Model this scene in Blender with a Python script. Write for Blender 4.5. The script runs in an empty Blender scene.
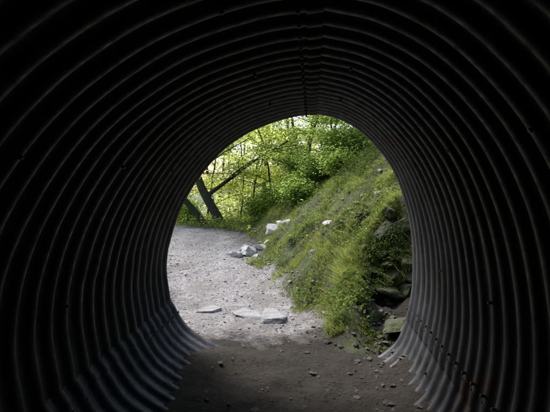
import bpy, bmesh, math, random, time
import numpy as np
from mathutils import Vector
random.seed(7); rng=np.random.default_rng(7)
scene=bpy.context.scene
EYE=1.55; MY=3.9; BACK=-20.0

# ---------------------------------------------------------------- helpers
def link(o,parent=None):
    scene.collection.objects.link(o)
    if parent: o.parent=parent
    return o
def np_mesh(name,V,F,mat=None,col=None,smooth=False,extra=None,parent=None):
    V=np.asarray(V,dtype=np.float32); F=np.asarray(F,dtype=np.int32)
    m=bpy.data.meshes.new(name); k=F.shape[1]
    m.vertices.add(len(V)); m.vertices.foreach_set('co',V.ravel())
    m.loops.add(F.size); m.loops.foreach_set('vertex_index',F.ravel())
    m.polygons.add(len(F)); m.polygons.foreach_set('loop_start',np.arange(0,F.size,k,dtype=np.int32))
    m.polygons.foreach_set('loop_total',np.full(len(F),k,dtype=np.int32))
    m.polygons.foreach_set('use_smooth',np.full(len(F),smooth,dtype=bool))
    m.update(calc_edges=True); m.validate()
    if col is not None:
        a=m.color_attributes.new('Col','FLOAT_COLOR','POINT')
        c=np.ones((len(V),4),dtype=np.float32); c[:,:3]=col; a.data.foreach_set('color',c.ravel())
    if extra:
        for n,arr in extra.items():
            a=m.attributes.new(n,'FLOAT','POINT'); a.data.foreach_set('value',np.asarray(arr,dtype=np.float32))
    if mat: m.materials.append(mat)
    return link(bpy.data.objects.new(name,m),parent)

_G=rng.random((256,256))
def vn(x,y):
    x=np.asarray(x,float); y=np.asarray(y,float)
    xi=np.floor(x).astype(int); yi=np.floor(y).astype(int); fx=x-xi; fy=y-yi
    fx=fx*fx*(3-2*fx); fy=fy*fy*(3-2*fy)
    a=_G[xi%256,yi%256]; b=_G[(xi+1)%256,yi%256]; c=_G[xi%256,(yi+1)%256]; d=_G[(xi+1)%256,(yi+1)%256]
    return (a*(1-fx)+b*fx)*(1-fy)+(c*(1-fx)+d*fx)*fy-.5
def fbm(x,y,o=4):
    s=0;a=1;f=1
    for i in range(o):
        s=s+a*vn(x*f+i*17.3,y*f+i*9.1); a*=.5; f*=2.1
    return s

def mat_new(name):
    m=bpy.data.materials.new(name); m.use_nodes=True
    nt=m.node_tree; b=nt.nodes['Principled BSDF']; return m,nt,b
def N(nt,t,**kw):
    n=nt.nodes.new(t)
    for k,v in kw.items():
        if k in n.inputs: n.inputs[k].default_value=v
        else: setattr(n,k,v)
    return n
def ramp(nt,fac,stops):
    r=nt.nodes.new('ShaderNodeValToRGB'); cr=r.color_ramp
    while len(cr.elements)<len(stops): cr.elements.new(.5)
    for e,(p,c) in zip(cr.elements,stops): e.position=p; e.color=(*c,1)
    nt.links.new(fac,r.inputs['Fac']); return r
def coords(nt):
    return nt.nodes.new('ShaderNodeTexCoord').outputs['Object']
def noise(nt,co,scale,detail=6,rough=.6):
    n=N(nt,'ShaderNodeTexNoise',Scale=scale,Detail=detail,Roughness=rough); nt.links.new(co,n.inputs['Vector']); return n
def bump(nt,h,strength,dist,b,prev=None):
    n=N(nt,'ShaderNodeBump',Strength=strength,Distance=dist); nt.links.new(h,n.inputs['Height'])
    if prev: nt.links.new(prev,n.inputs['Normal'])
    nt.links.new(n.outputs[0],b.inputs['Normal']); return n.outputs[0]
def mixc(nt,fac,a,b_,mode='MIX'):
    n=nt.nodes.new('ShaderNodeMix'); n.data_type='RGBA'; n.blend_type=mode
    for s,v in ((0,fac),(6,a),(7,b_)):
        if hasattr(v,'is_output'): nt.links.new(v,n.inputs[s])
        elif s==0: n.inputs[0].default_value=v
        else: n.inputs[s].default_value=(*v,1)
    return n.outputs[2]

# ---------------------------------------------------------------- materials
def leaf_mat(name,trans=.5,tcol=(1.6,1.5,.5)):
    m,nt,b=mat_new(name)
    nt.nodes.remove(b); b=nt.nodes.new('ShaderNodeBsdfDiffuse')
    at=N(nt,'ShaderNodeAttribute',attribute_name='Col')
    nt.links.new(at.outputs['Color'],b.inputs['Color'])
    t=nt.nodes.new('ShaderNodeBsdfTranslucent')
    vm=N(nt,'ShaderNodeVectorMath',operation='MULTIPLY'); nt.links.new(at.outputs['Color'],vm.inputs[0]); vm.inputs[1].default_value=tcol
    nt.links.new(vm.outputs[0],t.inputs['Color'])
    mx=N(nt,'ShaderNodeMixShader'); mx.inputs[0].default_value=trans
    nt.links.new(b.outputs[0],mx.inputs[1]); nt.links.new(t.outputs[0],mx.inputs[2])
    nt.links.new(mx.outputs[0],nt.nodes['Material Output'].inputs['Surface'])
    return m
M_leaf=leaf_mat('leaf',.62,(4.2,3.8,2.9)); M_far_hazed=leaf_mat('far_leaf_hazed',.55,(3.7,3.4,3.0)); M_grass=leaf_mat('grass_blade',.42,(2.2,2.0,1.4))  # far leaves: distance haze put into a paler, less saturated colour

def bark():
    m,nt,b=mat_new('bark'); co=coords(nt)
    mp=N(nt,'ShaderNodeMapping'); mp.inputs['Scale'].default_value=(1,1,.25); nt.links.new(co,mp.inputs[0])
    n=noise(nt,mp.outputs[0],22,6,.7); n2=noise(nt,co,3,3)
    r=ramp(nt,n.outputs[0],[(.3,(.016,.013,.010)),(.7,(.085,.07,.053))])
    moss=ramp(nt,n2.outputs[0],[(.5,(0,0,0)),(.62,(1,1,1))])
    nt.links.new(mixc(nt,moss.outputs[0],r.outputs[0],(.04,.06,.018)),b.inputs['Base Color'])
    b.inputs['Roughness'].default_value=.9; bump(nt,n.outputs[0],.9,.04,b); return m
M_bark=bark()
def rock_mat(name,c0,c1,moss=.62):
    m,nt,b=mat_new(name); co=coords(nt)
    n=noise(nt,co,9,8,.7); n2=noise(nt,co,5.1,5,.7); n3=noise(nt,co,60,3)
    r=ramp(nt,n.outputs[0],[(.3,c0),(.7,c1)])
    mm=ramp(nt,n2.outputs[0],[(moss-.04,(0,0,0)),(moss+.06,(1,1,1))])
    nt.links.new(mixc(nt,mm.outputs[0],r.outputs[0],(.065,.09,.026)),b.inputs['Base Color'])
    b.inputs['Roughness'].default_value=.85
    p=bump(nt,n.outputs[0],1.0,.06,b); bump(nt,n3.outputs[0],.4,.005,b,p); return m
M_rock=rock_mat('rock_grey',(.06,.053,.044),(.22,.20,.17),.45)
M_rockw=rock_mat('rock_pale',(.42,.41,.41),(.66,.65,.65),.75)
M_slab=rock_mat('slab_rock',(.26,.26,.27),(.42,.42,.44),.8)
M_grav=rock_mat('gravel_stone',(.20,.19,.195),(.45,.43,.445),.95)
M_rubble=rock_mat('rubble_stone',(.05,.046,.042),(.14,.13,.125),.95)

def ground_mat():
    m,nt,b=mat_new('ground_soil'); co=coords(nt)
    a=N(nt,'ShaderNodeAttribute',attribute_name='Path')
    mo=N(nt,'ShaderNodeAttribute',attribute_name='Moss')
    n1=noise(nt,co,2.2,5,.65); n2=noise(nt,co,28,6,.75); n3=noise(nt,co,7,5)
    vo=N(nt,'ShaderNodeTexVoronoi',Scale=38); nt.links.new(co,vo.inputs['Vector'])
    pc=ramp(nt,n2.outputs[0],[(.28,(.19,.18,.185)),(.5,(.34,.33,.345)),(.72,(.48,.47,.49))])
    pv=ramp(nt,vo.outputs['Color'],[(.2,(.66,.64,.64)),(.8,(1.25,1.25,1.25))])
    pcol=mixc(nt,.8,pc.outputs[0],pv.outputs[0],'MULTIPLY')
    dm=ramp(nt,n1.outputs[0],[(.42,(0,0,0)),(.62,(.65,.65,.65))])
    pcol=mixc(nt,dm.outputs[0],pcol,(.19,.17,.155))
    sc=ramp(nt,n2.outputs[0],[(.3,(.012,.009,.007)),(.6,(.038,.031,.025)),(.75,(.085,.072,.062))])  # tunnel floor and cut soil, colour darkened to look shadowed
    bc=ramp(nt,n2.outputs[0],[(.3,(.06,.05,.04)),(.6,(.15,.125,.105)),(.75,(.24,.205,.18))])
    gm=ramp(nt,n3.outputs[0],[(.36,(0,0,0)),(.50,(.92,.92,.92))])
    bank=mixc(nt,gm.outputs[0],bc.outputs[0],(.075,.105,.032))
    scol=mixc(nt,mo.outputs['Fac'],sc.outputs[0],bank)
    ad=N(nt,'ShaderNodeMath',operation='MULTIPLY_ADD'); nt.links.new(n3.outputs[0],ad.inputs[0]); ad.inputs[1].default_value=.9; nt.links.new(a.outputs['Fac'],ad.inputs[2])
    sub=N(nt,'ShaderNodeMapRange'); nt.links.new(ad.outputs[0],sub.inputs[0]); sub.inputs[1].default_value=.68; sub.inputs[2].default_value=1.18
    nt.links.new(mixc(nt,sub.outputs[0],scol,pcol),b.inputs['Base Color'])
    b.inputs['Roughness'].default_value=.95
    p=bump(nt,n2.outputs[0],.9,.04,b); bump(nt,vo.outputs['Distance'],.5,.012,b,p)
    return m
M_ground=ground_mat()
def steel_mat():
    m,nt,b=mat_new('galvanised_steel'); co=coords(nt)
    n1=noise(nt,co,1.7,6,.65); n2=noise(nt,co,30,4,.7); n3=noise(nt,co,1.3,4)
    mp=N(nt,'ShaderNodeMapping'); mp.inputs['Scale'].default_value=(6,6,.8); nt.links.new(co,mp.inputs[0]); st=noise(nt,mp.outputs[0],3,5,.7)
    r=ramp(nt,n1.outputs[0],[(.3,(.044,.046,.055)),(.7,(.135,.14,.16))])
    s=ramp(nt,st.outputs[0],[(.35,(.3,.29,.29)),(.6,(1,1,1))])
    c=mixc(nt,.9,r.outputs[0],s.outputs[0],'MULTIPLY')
    ru=ramp(nt,n3.outputs[0],[(.62,(0,0,0)),(.70,(.85,.85,.85))])
    c=mixc(nt,ru.outputs[0],c,(.12,.045,.018))
    nt.links.new(c,b.inputs['Base Color'])
    b.inputs['Metallic'].default_value=.25
    rr=ramp(nt,n2.outputs[0],[(.3,(.40,)*3),(.7,(.72,)*3)]); nt.links.new(rr.outputs[0],b.inputs['Roughness'])
    bump(nt,n2.outputs[0],.3,.005,b); return m
M_steel=steel_mat()

# ---------------------------------------------------------------- tunnel profile (x,z above floor)
P=[(.04,.635),(-.22,.60),(-.56,.48),(-.88,.255),(-1.13,-.06),(-1.29,-.40),(-1.355,-.75),(-1.32,-1.08),
   (-1.10,-1.36),(-.65,-1.57),(-.1,-1.67),(.44,-1.62),(.74,-1.44),(.86,-1.2),
   (.91,-.86),(.90,-.5),(.83,-.14),(.69,.18),(.47,.44),(.25,.58)]
def resample():
    pts=[]; n=len(P)
    for a,b_ in [(0,7),(7,13),(13,20)]:
        idx=[i%n for i in range(a,b_+1)]
        Q=[Vector((P[i][0],0,P[i][1]+EYE)) for i in idx]
        Q=[Q[0]*2-Q[1]]+Q+[Q[-1]*2-Q[-2]]
        for j in range(1,len(Q)-2):
            for t in np.linspace(0,1,9)[:-1]:
                p0,p1,p2,p3=Q[j-1:j+3]
                v=.5*((2*p1)+(p2-p0)*t+(2*p0-5*p1+4*p2-p3)*t*t+(3*p1-p0-3*p2+p3)*t**3)
                pts.append((v.x,v.z))
    return np.array(pts)
prof=resample(); NP=len(prof)
tan=np.roll(prof,-1,0)-np.roll(prof,1,0); tan/=np.linalg.norm(tan,axis=1)[:,None]
nrm=np.stack([tan[:,1],-tan[:,0]],1)
cen=np.array([-.24,1.0])
if ((prof-cen)*nrm).sum()<0: nrm=-nrm
PITCH=.135; AMP=.0155
tun=bpy.data.objects.new('corrugated_culvert_tunnel',None); link(tun)
step=PITCH/12
ys=np.arange(BACK,MY+1e-6,step); ys=np.append(ys[ys<MY-.01],MY)
ph=(ys-MY)/PITCH*2*math.pi
w=np.cos(ph); w=np.sign(w)*np.abs(w)**.75
off=AMP*w
xs=prof[None,:,0]+nrm[None,:,0]*off[:,None]; zs=prof[None,:,1]+nrm[None,:,1]*off[:,None]
ang=np.arctan2(prof[:,1]-cen[1],prof[:,0]-cen[0])
wob=.008*np.sin(ys[:,None]*1.3+ang[None]*2)+.014*fbm(ys[:,None]*1.6,ang[None]*1.5+5,3)
wob=wob+.005*((np.floor((ys[:,None]-MY)/(PITCH*6)+.01)%2))
wob[:,0]=wob[:,-1]
xs=xs+nrm[None,:,0]*wob; zs=zs+nrm[None,:,1]*wob
Y=np.repeat(ys[:,None],NP,1)
V=np.stack([xs,Y,zs],-1).reshape(-1,3)
def gridfaces(r,c,wrap=False):
    i=np.arange(r-1)[:,None]; j=np.arange(c if wrap else c-1)[None]
    j2=(j+1)%c
    return np.stack([i*c+j+0*i,i*c+j2,(i+1)*c+j2,(i+1)*c+j],-1).reshape(-1,4)
np_mesh('pipe_wall',V,gridfaces(len(ys),NP,True),M_steel,smooth=True,parent=tun)
R=[np.c_[xs[-1],np.full(NP,MY+.001),zs[-1]],np.c_[xs[-1]+nrm[:,0]*.001,np.full(NP,MY+.007),zs[-1]+nrm[:,1]*.001],
   np.c_[xs[-1]+nrm[:,0]*.012,np.full(NP,MY+.007),zs[-1]+nrm[:,1]*.012],np.c_[xs[-1]+nrm[:,0]*.012,np.full(NP,MY-.1),zs[-1]+nrm[:,1]*.012]]
np_mesh('pipe_rim',np.concatenate(R),gridfaces(4,NP,True),M_steel,parent=tun)
bv=[];bf=[]
def bolt(cx,cy,cz,ix,iz,r=.009,h=.008):
    n=Vector((ix,0,iz)).normalized(); a=Vector((0,1,0)); b_=n.cross(a); s=len(bv)
    for k in range(6):
        t=k*math.pi/3; d=a*math.cos(t)*r+b_*math.sin(t)*r
        bv.append(Vector((cx,cy,cz))+d-n*.012)
    for k in range(6):
        t=k*math.pi/3; d=a*math.cos(t)*r*.9+b_*math.sin(t)*r*.9
        bv.append(Vector((cx,cy,cz))+d+n*h)
    for k in range(6): bf.append((s+k,s+(k+1)%6,s+6+(k+1)%6,s+6+k))
    bf.append((s+6,s+7,s+8,s+9)); bf.append((s+9,s+10,s+11,s+6))
k_idx=[0,56,104]
for si in k_idx:
    for k in range(70):
        yy=MY-k*PITCH-PITCH/2
        i=(si+3)%NP; p=prof[i]-nrm[i]*AMP
        bolt(p[0],yy,p[1],-nrm[i][0],-nrm[i][1])
for k in range(6,60,6):
    for i in range(10,NP,18):
        if 60<i<100: continue
        yy=MY-k*PITCH-PITCH/2; p=prof[i]-nrm[i]*AMP; bolt(p[0],yy,p[1],-nrm[i][0],-nrm[i][1])
np_mesh('seam_bolts',np.array([tuple(v) for v in bv]),bf,M_steel,parent=tun)
for si in k_idx:
    idx=[(si+d)%NP for d in (0,1,2)]
    sub=ys>-8; q=[]
    for i in idx: q.append(np.c_[xs[sub,i]-nrm[i,0]*.006,ys[sub],zs[sub,i]-nrm[i,1]*.006])
    A=np.stack(q,1).reshape(-1,3)
    np_mesh('seam_lap',A,gridfaces(sub.sum(),3),M_steel,smooth=True,parent=tun)

# ---------------------------------------------------------------- terrain
TY=np.array([3.5,3.9,4.9,5.9,7.5,10,13,20,60,300]); TX=np.array([.35,.25,-.08,-.5,-1.0,-1.45,-1.9,-2.6,-5,-20])
PL=np.array([(-.4,2.5),(-.5,4),(-1.0,5.5),(-1.85,7.5),(-2.6,9.2),(-3.7,10.3),(-5.5,11.1),(-9,11.8),(-14,14),(-30,20)])
def pathdist(x,y):
    d=np.full(np.shape(x),1e9)
    for a,b_ in zip(PL[:-1],PL[1:]):
        ab=b_-a; t=np.clip(((x-a[0])*ab[0]+(y-a[1])*ab[1])/(ab@ab),0,1)
        d=np.minimum(d,np.hypot(x-a[0]-t*ab[0],y-a[1]-t*ab[1]))
    return d
def H(x,y):
    x=np.asarray(x,float); y=np.asarray(y,float)
    base=np.interp(y,[3.9,6,10,13,30,80,300],[0,.08,.44,.42,-1.5,-3,-3])
    toe=np.interp(y,TY,TX)+.12*fbm(y*.9,y*.4+3,3); u=np.maximum(x-toe,0)
    sl=np.interp(y,[4,6,9,14,30,80],[.78,.76,.70,.60,.45,.3])
    hill=sl*u*np.clip(u/.5,0.25,1); hill=np.where(hill>9,9+(hill-9)*.25,hill); hill=np.minimum(hill,30)
    e=5.28+.16*fbm(x*3.1,x*.7+2,3)
    cut=np.clip((x-.42)/.3,0,1)*np.clip((e-y)/.42,0,1)
    hill=hill*(1-cut*.80)
    lip=np.clip((x-.3)/.4,0,1)*np.clip((y-4.9)/.4,0,1)*np.clip((8-y)/2,0,1)*.20
    dl=np.maximum(0,(toe-2.3)-x)
    pd=pathdist(x,y)
    drop=-np.minimum(dl*.35,4)*np.clip((pd-1.1)/.8,0,1)
    nz=.06*fbm(x*1.1,y*1.1,4)+.03*fbm(x*5,y*5,3)
    rough=np.clip(u/.4,0,1)
    nz2=rough*(.26*fbm(x*1.5+8,y*1.5,3)+.13*fbm(x*5+1,y*5,4))
    far=np.clip((np.hypot(x,y)-15)/40,0,1)*3*fbm(x*.05,y*.05,3)
    return base+hill+drop+nz+nz2+far+lip
def Hc(x,y): return float(H(np.array([x]),np.array([y]))[0])
def spaced(lo,hi,fine_lo,fine_hi,fs):
    a=list(np.arange(fine_lo,fine_hi,fs)); s=fs; v=a[-1]
    while v<hi: s=min(s*1.18,20); v+=s; a.append(v)
    s=fs; v=a[0]; pre=[]
    while v>lo: s=min(s*1.18,20); v-=s; pre.append(v)
    return np.array(pre[::-1]+a)
gx=spaced(-300,300,-5.5,4.0,.045); gy=spaced(-300,400,3.9,12.5,.045)
GX,GY=np.meshgrid(gx,gy,indexing='xy')
Z=H(GX,GY)
Z=np.where(GY<3.895,np.where(GY>-21,-.7,0.0),Z)
pm=np.clip(1.3-pathdist(GX,GY)/1.2,0,1); toe=np.interp(GY,TY,TX)
pm=pm*np.clip(1-(GX-toe-.1)/.3,0,1)
pm=pm*.95*np.clip((GY-3.85-.22*np.clip(GX+.5,0,2)+.3*fbm(GX*2.5,GY*2.5,3))/.7,0,1)
def mossf(x,y):
    u=x-np.interp(y,TY,TX)
    return np.clip(u/.2,0,1)*(1-np.clip((x-.4)/.2,0,1)*np.clip((5.3-y)/.2,0,1))+(x<np.interp(y,TY,TX)-2)
np_mesh('ground',np.stack([GX,GY,Z],-1).reshape(-1,3),gridfaces(len(gy),len(gx)),M_ground,smooth=True,extra={'Path':pm.ravel(),'Moss':np.clip(mossf(GX,GY),0,1).ravel()})

def HF(X,Y_):
    side=.10*np.clip((-X-.45)/.35,0,1)**2
    return H(X,np.full_like(X,3.9))*np.clip((Y_-2.6)/1.3,0,1)+(.04*fbm(X*1.6,Y_*1.3,4)+.03*fbm(X*7,Y_*7,3))*np.clip((3.95-Y_)/.3,0,1)+(np.clip((X-.45)/.4,0,1)*.13+side)*np.clip((3.95-Y_)/.5,0,1)
fx=np.linspace(-1.2,.95,90); fy=np.concatenate([np.arange(BACK,-2,.3),np.arange(-2,MY+.0401,.04)])
FX,FY=np.meshgrid(fx,fy); FZ=HF(FX,FY)+.006
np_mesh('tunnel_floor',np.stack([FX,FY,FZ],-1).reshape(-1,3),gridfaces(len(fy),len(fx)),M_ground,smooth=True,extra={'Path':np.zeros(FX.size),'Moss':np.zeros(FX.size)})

def outline(a):
    dx,dz=math.cos(a),math.sin(a); best=60
    poly=[(-17,-1.2),(-7,4.4),(7,4.4),(17,-1.2)]
    for (x1,z1),(x2,z2) in zip(poly,poly[1:]+poly[:1]):
        x1-=cen[0];x2-=cen[0];z1-=cen[1];z2-=cen[1]
        den=dx*(z2-z1)-dz*(x2-x1)
        if abs(den)<1e-9: continue
        t=(x1*(z2-z1)-z1*(x2-x1))/den; s=(x1*dz-z1*dx)/den
        if t>0 and -1e-6<=s<=1+1e-6: best=min(best,t)
    return (cen[0]+dx*best,cen[1]+dz*best)
outl=np.array([outline(a) for a in ang]); inn=prof+nrm*.04
rings=[]
for t in np.linspace(0,1,14)**1.6:
    q=inn*(1-t)+outl*t; rings.append(np.c_[q[:,0],np.full(NP,MY-.004-t*1.2)+.1*t*fbm(q[:,0]*2,q[:,1]*2,3),q[:,1]])
for yy in np.linspace(MY-2,BACK+1,10): rings.append(np.c_[outl[:,0],np.full(NP,yy),outl[:,1]])
rings.append(np.c_[inn[:,0],np.full(NP,BACK),inn[:,1]])
np_mesh('embankment',np.concatenate(rings),gridfaces(len(rings),NP,True),M_ground,extra={'Path':np.zeros(len(rings)*NP),'Moss':np.ones(len(rings)*NP)})

# ---------------------------------------------------------------- rocks
def ico(s):
    bm=bmesh.new(); bmesh.ops.create_icosphere(bm,subdivisions=s,radius=1); bm.verts.ensure_lookup_table()
    r=(np.array([v.co[:] for v in bm.verts]),np.array([[v.index for v in f.verts] for f in bm.faces])); bm.free(); return r
ICO,ICF=ico(4); ICO1,ICF1=ico(1)
def rockverts(seed,size,flat=1.0,planes=12,rot=0):
    r=np.random.default_rng(seed); v=ICO.copy()*1.25
    for _ in range(planes):
        n=r.normal(size=3)
        if flat<.5: n[2]*=.15
        n/=np.linalg.norm(n); d=r.uniform(.5,.95)
        ex=np.maximum(v@n-d,0); v-=ex[:,None]*n*.93
    if flat<.5: v[:,2]=np.clip(v[:,2],-.7,.45+.12*v[:,0])
    o=r.uniform(0,50)
    v*=1+(.16 if flat>.5 else .06)*fbm(v[:,0]*2.6+o,v[:,1]*2.6+v[:,2]*1.9+o,5)[:,None]
    v=v*np.array(size)
    c,s=math.cos(rot),math.sin(rot)
    return np.stack([v[:,0]*c-v[:,1]*s,v[:,0]*s+v[:,1]*c,v[:,2]],1)
def rock(name,loc,size,seed,mat,rot=0,flat=1.0,tilt=0,parent=None):
    v=rockverts(seed,size,flat,rot=rot)
    if tilt:
        c,s=math.cos(tilt),math.sin(tilt); v=np.stack([v[:,0]*c+v[:,2]*s,v[:,1],-v[:,0]*s+v[:,2]*c],1)
    o=np_mesh(name,v,ICF,mat,smooth=False,parent=parent); o.location=loc; return o
for i,(x,y,sx,sy,ro) in enumerate([(-1.22,4.95,.22,.14,.2),(-.74,4.82,.16,.27,.9),(-.45,4.76,.17,.30,-.4)]):
    rock('flat_rock',(x,y,Hc(x,y)+.006),(sx,sy,.055),40+i,M_slab,ro,.3,random.uniform(-.05,.05))
for i,(x,y,s,dz) in enumerate([(-1.38,7.75,.10,.04),(-1.16,7.95,.15,.05),(-.98,8.25,.12,.05),(-.72,8.5,.19,.04),(-.48,8.6,.12,.04),(-1.52,7.9,.06,.02),(.27,6.55,.09,.05),(-.85,8.3,.08,.05),(-1.28,8.2,.09,.04),(-.62,8.75,.12,.05),(-1.0,7.8,.06,.03)]):
    rock('pale_stone',(x,y,Hc(x,y)+dz),(s*1.35,s,s*.62),60+i,M_rockw,i*1.3)
oc=bpy.data.objects.new('rock_outcrop',None); link(oc)
def face_y(x,z):
    yy=np.arange(4.0,6.0,.02); h=H(np.full_like(yy,x),yy); k=np.nonzero(h>=z)[0]
    return yy[k[0]] if len(k) else 5.4
RO=[(.95,1.22,.13,.08),(1.12,1.05,.24,.13),(.92,.98,.17,.11),(1.0,.76,.20,.10),(1.15,.66,.16,.12),(.84,.74,.08,.05),
    (.80,.52,.13,.07),(1.02,.50,.20,.10),(.68,.34,.10,.05),(.90,.30,.20,.09),(1.1,.34,.16,.1),(.64,.18,.10,.05),(.84,.14,.16,.07),(1.0,.2,.14,.09),(1.25,.95,.2,.15),(1.2,1.3,.2,.12),(1.3,.5,.2,.15),(.86,.87,.07,.04),(.9,.62,.07,.04)]
for i,(x,z,a,c) in enumerate(RO):
    rock('boulder_%d'%i,(x,face_y(x,z)+.03,z),(a,.14,c),100+i,M_rock,random.uniform(-.3,.3),tilt=random.uniform(-.4,.4),parent=oc)

def scatter_stones(name,pts,mat,parent=None):
    V=[];F=[];o=0
    for (x,y,z,s) in pts:
        v=ICO1*(1+.25*rng.normal(size=(len(ICO1),1)))*s*np.array([rng.uniform(.7,1.4),rng.uniform(.7,1.4),rng.uniform(.4,.8)])
        V.append(v+np.array([x,y,z])); F.append(ICF1+o); o+=len(ICO1)
    return np_mesh(name,np.concatenate(V),np.concatenate(F),mat,parent=parent)
n=18000; X=rng.uniform(-4.5,1.1,n); Yv=3.95+8*rng.random(n)**1.6
d=pathdist(X,Yv); t=np.interp(Yv,TY,TX); k=(d<1.25)&(X<t+.35)&((d>.8)|(rng.random(n)<.6))&(fbm(X*1.5,Yv*1.5,3)+rng.random(n)*.8>.2)&(Yv>4.1+.3*rng.random(n)+.25*np.clip(X+.5,0,2))
X=X[k];Yv=Yv[k]; s=.005+.014*rng.random(len(X))**3+np.where(rng.random(len(X))<.03,.02*rng.random(len(X)),0)
scatter_stones('gravel',list(zip(X,Yv,H(X,Yv)+s*.2,s)),M_grav)
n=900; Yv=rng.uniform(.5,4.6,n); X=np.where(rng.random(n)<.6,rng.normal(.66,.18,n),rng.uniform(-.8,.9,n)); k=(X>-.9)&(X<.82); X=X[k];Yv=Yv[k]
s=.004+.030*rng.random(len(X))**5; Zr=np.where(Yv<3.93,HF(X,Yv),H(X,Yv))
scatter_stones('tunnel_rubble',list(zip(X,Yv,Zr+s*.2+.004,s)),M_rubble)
n=450; Yv=4.6+6*rng.random(n); X=np.interp(Yv,TY,TX)+.1+2.8*rng.random(n); s=.010+.035*rng.random(n)**5
scatter_stones('bank_stones',list(zip(X,Yv,H(X,Yv)+s*.4+.005,s)),M_grav)
n=500; X=rng.uniform(.55,1.2,n); Zr=rng.uniform(.05,1.25,n); s=.012+.03*rng.random(n)**2
scatter_stones('outcrop_rubble',[(x,face_y(x,z)-.01,z,ss) for x,z,ss in zip(X,Zr,s)],M_rock,parent=oc)

# ---------------------------------------------------------------- leaves
def leaves(C,D,Nn,L,W):
    D=D/np.linalg.norm(D,axis=1)[:,None]; S=np.cross(D,Nn); S/=np.linalg.norm(S,axis=1)[:,None]+1e-9
    U=np.cross(S,D); L=L[:,None]; W=W[:,None]
    return np.stack([C,C+D*L*.45+S*W*.5+U*W*.12,C+D*L-U*L*.12,C+D*L*.45-S*W*.5+U*W*.12],1)
def leafobj(name,C,Lm,cols,flatness=.7,mat=None,parent=None,drop=.25,asp=.6):
    n=len(C); a=rng.uniform(0,2*np.pi,n)
    D=np.stack([np.cos(a),np.sin(a),rng.normal(-drop,.3,n)],1)
    Nn=np.stack([rng.normal(0,1-flatness,n),rng.normal(0,1-flatness,n),np.ones(n)],1)
    L=Lm*rng.uniform(.6,1.3,n); V=leaves(C,D,Nn,L,L*asp)
    return np_mesh(name,V.reshape(-1,3),np.arange(4*n).reshape(-1,4),mat or M_leaf,col=np.repeat(cols,4,0),parent=parent)
def leafcols(n,c0,c1,br=.25):
    t=rng.random((n,1)); c=np.array(c0)*(1-t)+np.array(c1)*t
    return np.clip(c*rng.uniform(1-br,1+br,(n,1)),0,1)

def tube(V,F,path,radii,sides=8):
    o=len(V)
    for i,p in enumerate(path):
        d=(path[min(i+1,len(path)-1)]-path[max(i-1,0)]).normalized()
        a=d.cross(Vector((0.3,1,0.1))).normalized(); b_=d.cross(a)
        for k in range(sides):
            t=2*math.pi*k/sides; V.append(tuple(p+(a*math.cos(t)+b_*math.sin(t))*radii[i]))
    for i in range(len(path)-1):
        for k in range(sides):
            F.append((o+i*sides+k,o+i*sides+(k+1)%sides,o+(i+1)*sides+(k+1)%sides,o+(i+1)*sides+k))
def grow(V,F,LP,start,d,length,rad,level,maxl,spread,droop,first=.3,nch=6,wig=.10):
    n=max(3,int(length/.35)) if level<maxl else 4
    n=min(n,16); p=Vector(start); d=Vector(d).normalized(); path=[p.copy()]; rr=[rad*(1.45 if level==0 else 1)]
    for i in range(n):
        d=(d+Vector((random.gauss(0,wig),random.gauss(0,wig),random.gauss(0,.06)-(droop if level>0 else -.02)))).normalized()
        p=p+d*length/n; path.append(p.copy()); rr.append(max(.003,rad*(1-.75*(i+1)/n)*random.uniform(.94,1.06)))
    tube(V,F,path,rr,[10,6,4,3][min(level,3)])
    if level>=maxl-1:
        for q in path[1:]: LP.append(tuple(q))
    if level<maxl:
        k=nch if level==0 else max(3,nch-3)
        for j in range(k):
            t=first+(1-first)*(j+random.random())/k; idx=min(int(t*n),n-1); q=path[idx].lerp(path[idx+1],t*n-idx)
            dd=(path[idx+1]-path[idx]).normalized(); az=random.uniform(0,2*math.pi)
            side=Vector((math.cos(az),math.sin(az),random.uniform(-.1,.45)))
            nd=(dd*(1-spread)+side*spread).normalized()
            grow(V,F,LP,q,nd,length*random.uniform(.38,.6)*(1-.35*t),max(.004,rr[idx]*.5),level+1,maxl,spread,droop,.2,nch)
tot=0
def finish_tree(e,V,F,LP,per,rs,ls,c0,c1,part='trunk_and_limbs',zs=.35):
    global tot
    np_mesh(part,V,F,M_bark,smooth=True,parent=e)
    LP=np.array(LP); C=np.repeat(LP,per,0)+rng.normal(0,1,(len(LP)*per,3))*np.array([rs,rs,rs*zs])
    leafobj('foliage',C,ls,leafcols(len(C),c0,c1),parent=e); tot+=len(C)
def tree(name,loc,lean,height,rad,c0,c1,lsize=.08,per=5,first=.25,nch=7,spread=.7,droop=.05,rs=.2,maxl=3,zoff=-.1,wig=.10):
    z=Hc(loc[0],loc[1])+zoff; V=[];F=[];LP=[]
    grow(V,F,LP,(loc[0],loc[1],z),(lean[0],lean[1],1),height,rad,0,maxl,spread,droop,first,nch,wig)
    e=bpy.data.objects.new(name,None); link(e); finish_tree(e,V,F,LP,per,rs,lsize,c0,c1)
G1=(.075,.12,.035); G2=(.12,.17,.05); YG1=(.15,.2,.055); YG2=(.22,.26,.08); DK1=(.05,.09,.028); DK2=(.085,.13,.04)
tree('beech_tree',(-2.58,12.0),(-.38,.0),7.0,.135,YG1,G2,.085,4,.12,9,wig=.13)
tree('beech_tree',(-3.0,11.9),(-.55,.1),5.5,.10,YG1,YG2,.085,5,.2,8,wig=.14)
tree('beech_tree',(-4.9,13.8),(-.05,.0),6,.13,YG1,YG2,.085,5,.2,8)
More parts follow.
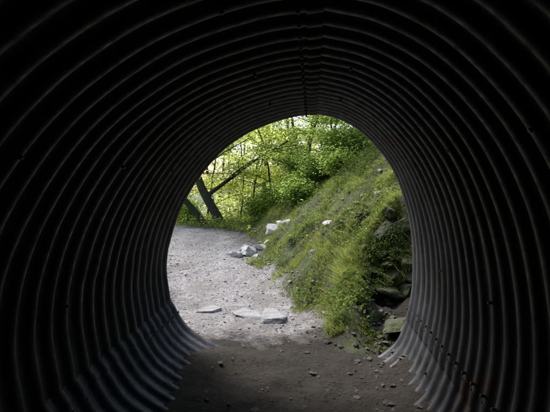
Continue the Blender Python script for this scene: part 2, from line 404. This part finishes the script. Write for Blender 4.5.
for (x,y,h,ln,a,b_,per) in [(1.9,11.4,4.4,-.25,G1,G2,6),(.9,12.4,4.4,-.25,DK2,G2,6),(-.2,13.0,4.4,-.15,G1,YG1,5),(-1.3,13.6,4.4,-.1,YG1,G2,5),
                        (-2.2,14.8,4.8,.05,YG1,YG2,5),(.6,15.0,5.2,-.1,G1,YG1,6),(2.4,14.2,5.0,-.2,G1,G2,6),(-3.9,15.5,5.0,0,YG1,YG2,5),(-.9,16.2,5.6,.1,G1,YG2,6),(-3.0,17.5,5.6,.1,YG1,YG2,6)]:
    tree('young_beech_tree',(x,y),(ln,-.05),h,.04,a,b_,.085,per,.10,9,.75,.06,.2)
def shrub(name,loc,h,c0,c1,stems=5,per=6,ls=.07,rs=.15):
    V=[];F=[];LP=[]; z=Hc(*loc)-.05
    for s in range(stems):
        az=random.uniform(0,6.28)
        grow(V,F,LP,(loc[0]+.1*math.cos(az),loc[1]+.1*math.sin(az),z),(math.cos(az)*.55,math.sin(az)*.55,1),h*random.uniform(.7,1.1),.011*h,0,2,.6,.08,.15,7)
    e=bpy.data.objects.new(name,None); link(e); finish_tree(e,V,F,LP,per,rs,ls,c0,c1,'stems',.5)
for (x,y,h,a,b_) in [(-1.7,12.6,.8,G1,YG1),(-.9,11.4,.7,G1,G2),(-.3,10.9,.7,DK1,G2),(.35,10.7,.8,DK1,DK2),(1.0,10.4,.8,G1,G2),(1.75,10.0,.9,DK1,G2),
                    (-.2,12.2,1.1,G1,G2),(.9,11.6,1.0,DK1,G2),(-4.4,14.0,1.0,G1,YG1),(-5.6,13.4,1.2,G1,YG2),
                    (-3.9,13.2,.6,G1,G2),(-6.5,9.4,1.0,G1,G2),(-.2,9.9,.5,DK1,G2),(.7,9.5,.5,G1,G2),(1.5,8.9,.5,DK1,G2)]:
    shrub('hazel_shrub',(x,y),h,a,b_)
C=[]
for _ in range(185):
    y=22+random.random()*32; x=random.uniform(-.7,.35)*y; z0=Hc(x,y); hh=random.uniform(1,14)
    n=190; r=random.uniform(1.3,2.5)
    d=rng.normal(size=(n,3)); d/=np.linalg.norm(d,axis=1)[:,None]
    C.append(np.array([x,y,z0+random.uniform(.3,hh)])+d*(rng.random((n,1))**.5)*np.array([r,r,r*.6]))
C=np.concatenate(C)
leafobj('distant_woodland_foliage',C,.30,leafcols(len(C),(.19,.23,.09),(.27,.29,.13)),.5,mat=M_far_hazed)  # pale leaf colours carry painted haze
V=[];F=[]
for _ in range(30):
    y=random.uniform(22,50); x=random.uniform(-.7,.35)*y; z0=Hc(x,y)-.2; l=random.uniform(-.15,.15)
    p=[Vector((x+l*t*1.2+random.gauss(0,.05),y,z0+t)) for t in np.linspace(0,11,8)]
    tube(V,F,p,[.13*(1-.07*i) for i in range(8)],7)
np_mesh('distant_woodland_trunks',V,F,M_bark,smooth=True)

# ---------------------------------------------------------------- grass
def tuftnoise(X,Y_): return np.clip(.5+2.2*fbm(X*2.7+31,Y_*2.7,3),0,1)
def blades(name,X,Yv,Lh,wid,c0,c1,down=None):
    n=len(X); Zg=H(X,Yv)-.005
    a=rng.uniform(0,2*np.pi,n); lean=rng.uniform(.2,1.0,n)
    tn=tuftnoise(X,Yv)
    L=Lh*rng.uniform(.5,1.4,n)*(.5+1.0*tn); dx=np.cos(a)*lean-(.35 if down is None else down); dy=np.sin(a)*lean-.15
    B=np.stack([X,Yv,Zg],1); D=np.stack([dx,dy,np.zeros(n)],1)
    s=np.stack([-np.sin(a+1.2),np.cos(a+1.2),np.zeros(n)],1)*(wid*rng.uniform(.6,1.4,n))[:,None]
    up=np.array([0,0,1.])
    M=B+(D*.35+up*.75)*L[:,None]*.6; T=B+(D*1.0+up*rng.uniform(.35,1.0,(n,1)))*L[:,None]
    V=np.stack([B-s,B+s,M+s*.7,M-s*.7,T],1).reshape(-1,3)
    i=np.arange(n)*5; F=np.stack([i,i+1,i+2,i,i+2,i+3,i+3,i+2,i+4],1).reshape(-1,3)
    hue=np.clip(.5+2*fbm(X*1.1+70,Yv*1.1,3),0,1)[:,None]
    col=leafcols(n,c0,c1,.35)*(.7+.5*tn)[:,None]; col=col*(1-hue*.3)+np.array([.15,.175,.085])*hue*.3
    dry=rng.random(n)<.10; col[dry]=np.array([.28,.24,.15])*rng.uniform(.7,1.2,(dry.sum(),1))
    return np_mesh(name,V,F,M_grass,col=np.repeat(col,5,0))
def sample(n,x0,x1,y0,y1,fn):
    X=rng.uniform(x0,x1,n); Yv=y0+(y1-y0)*rng.random(n)**1.4; k=rng.random(n)<fn(X,Yv); return X[k],Yv[k]
def dens(X,Yv):
    t=np.interp(Yv,TY,TX); u=X-t; d=np.clip((u+.0+.4*fbm(X*3,Yv*3,3))/.22,0,1)
    d*=np.clip(.92+3.2*fbm(X*2.3+3,Yv*2.3,4),.10,1)
    d*=1-np.clip((X-.5)/.15,0,1)*np.clip((5.25-Yv)/.2,0,1)
    d*=1-np.clip((X/Yv-.32)/.1,0,1)*.8
    return d
X,Yv=sample(340000,-2.2,4.0,4.2,11.5,dens); print('blades',len(X))
blades('grass',X,Yv,.075,.0032,(.10,.155,.045),(.21,.265,.09))
def dens2(X,Yv): return dens(X,Yv)*np.clip(.5+2.5*fbm(X*1.3+9,Yv*1.3,2),0,1)
X,Yv=sample(130000,-2.2,4.0,4.3,11.5,dens2)
C=np.stack([X,Yv,H(X,Yv)+rng.uniform(.02,.13,len(X))],1)
leafobj('bank_weeds',C,.045,leafcols(len(C),(.08,.13,.038),(.18,.235,.075)),.5,mat=M_grass)
def dl(X,Yv): return np.ones_like(X)
X,Yv=sample(12000,.30,1.35,5.0,5.6,dl); blades('overhanging_grass',X,Yv,.15,.003,(.09,.14,.035),(.18,.24,.075),down=.1)
n=12000; X=rng.uniform(.5,1.35,n); Zr=rng.uniform(.0,1.3,n); k=fbm(X*5,Zr*5,3)>.07; X=X[k]; Zr=Zr[k]
YY=np.array([face_y(x,z) for x,z in zip(X,Zr)])-rng.uniform(0,.15,len(X))
leafobj('outcrop_ivy',np.stack([X,YY,Zr],1),.028,leafcols(len(X),(.07,.11,.03),(.15,.20,.06)),.2,mat=M_grass,drop=.6)
def densL(X,Yv):
    pd=pathdist(X,Yv); t=np.interp(Yv,TY,TX); return ((pd>1.15)&((X<t)|(Yv>11))).astype(float)*np.clip(.6+1.5*fbm(X*1.5,Yv*1.5,3),0,1)
X,Yv=sample(60000,-8,-1.2,6,15,densL); blades('verge_grass',X,Yv,.13,.005,(.09,.14,.035),(.18,.24,.07))
X,Yv=sample(22000,-8,-1.2,7,16,densL)
C=np.stack([X,Yv,H(X,Yv)+rng.uniform(.03,.3,len(X))],1); leafobj('verge_weeds',C,.06,leafcols(len(C),G1,YG1),.5)
n=900; Yv=3.0+8*rng.random(n)**1.3; X=rng.uniform(-3.5,2.0,n)
Zf=np.where(Yv<3.93,HF(np.minimum(X,.8),Yv),H(X,Yv))+.018; k=(Yv>4)|(np.abs(X+.1)<.8)
leafobj('fallen_leaves',np.stack([X,Yv,Zf],1)[k],.032,leafcols(k.sum(),(.08,.05,.022),(.2,.15,.09)),.85,drop=0)
print('leaves',tot)

# ---------------------------------------------------------------- light
W=bpy.data.worlds.new('World'); scene.world=W; W.use_nodes=True; nt=W.node_tree
sky=nt.nodes.new('ShaderNodeTexSky'); sky.sky_type='NISHITA'; sky.sun_disc=False
sd=Vector((-.50,.50,1.0)).normalized()
sky.sun_elevation=math.asin(sd.z); sky.sun_rotation=math.atan2(sd.x,sd.y)
sky.air_density=1.2; sky.dust_density=3.0
bg=nt.nodes['Background']; bg.inputs[1].default_value=.28; nt.links.new(sky.outputs[0],bg.inputs[0])
s=bpy.data.lights.new('sun','SUN'); s.energy=5.0; s.angle=math.radians(18); s.color=(1,.96,.9)
so=bpy.data.objects.new('sun',s); link(so); so.rotation_euler=sd.to_track_quat('Z','Y').to_euler()
# ---------------------------------------------------------------- camera
cam=bpy.data.cameras.new('camera'); cam.lens=28; cam.sensor_width=36; cam.clip_start=.05; cam.clip_end=1500
co=bpy.data.objects.new('camera',cam); link(co); co.location=(0,0,EYE)
co.rotation_euler=(math.radians(90-2.8),0,math.radians(4.94)); scene.camera=co
scene.view_settings.view_transform='Standard'; scene.view_settings.look='None'; scene.view_settings.exposure=0
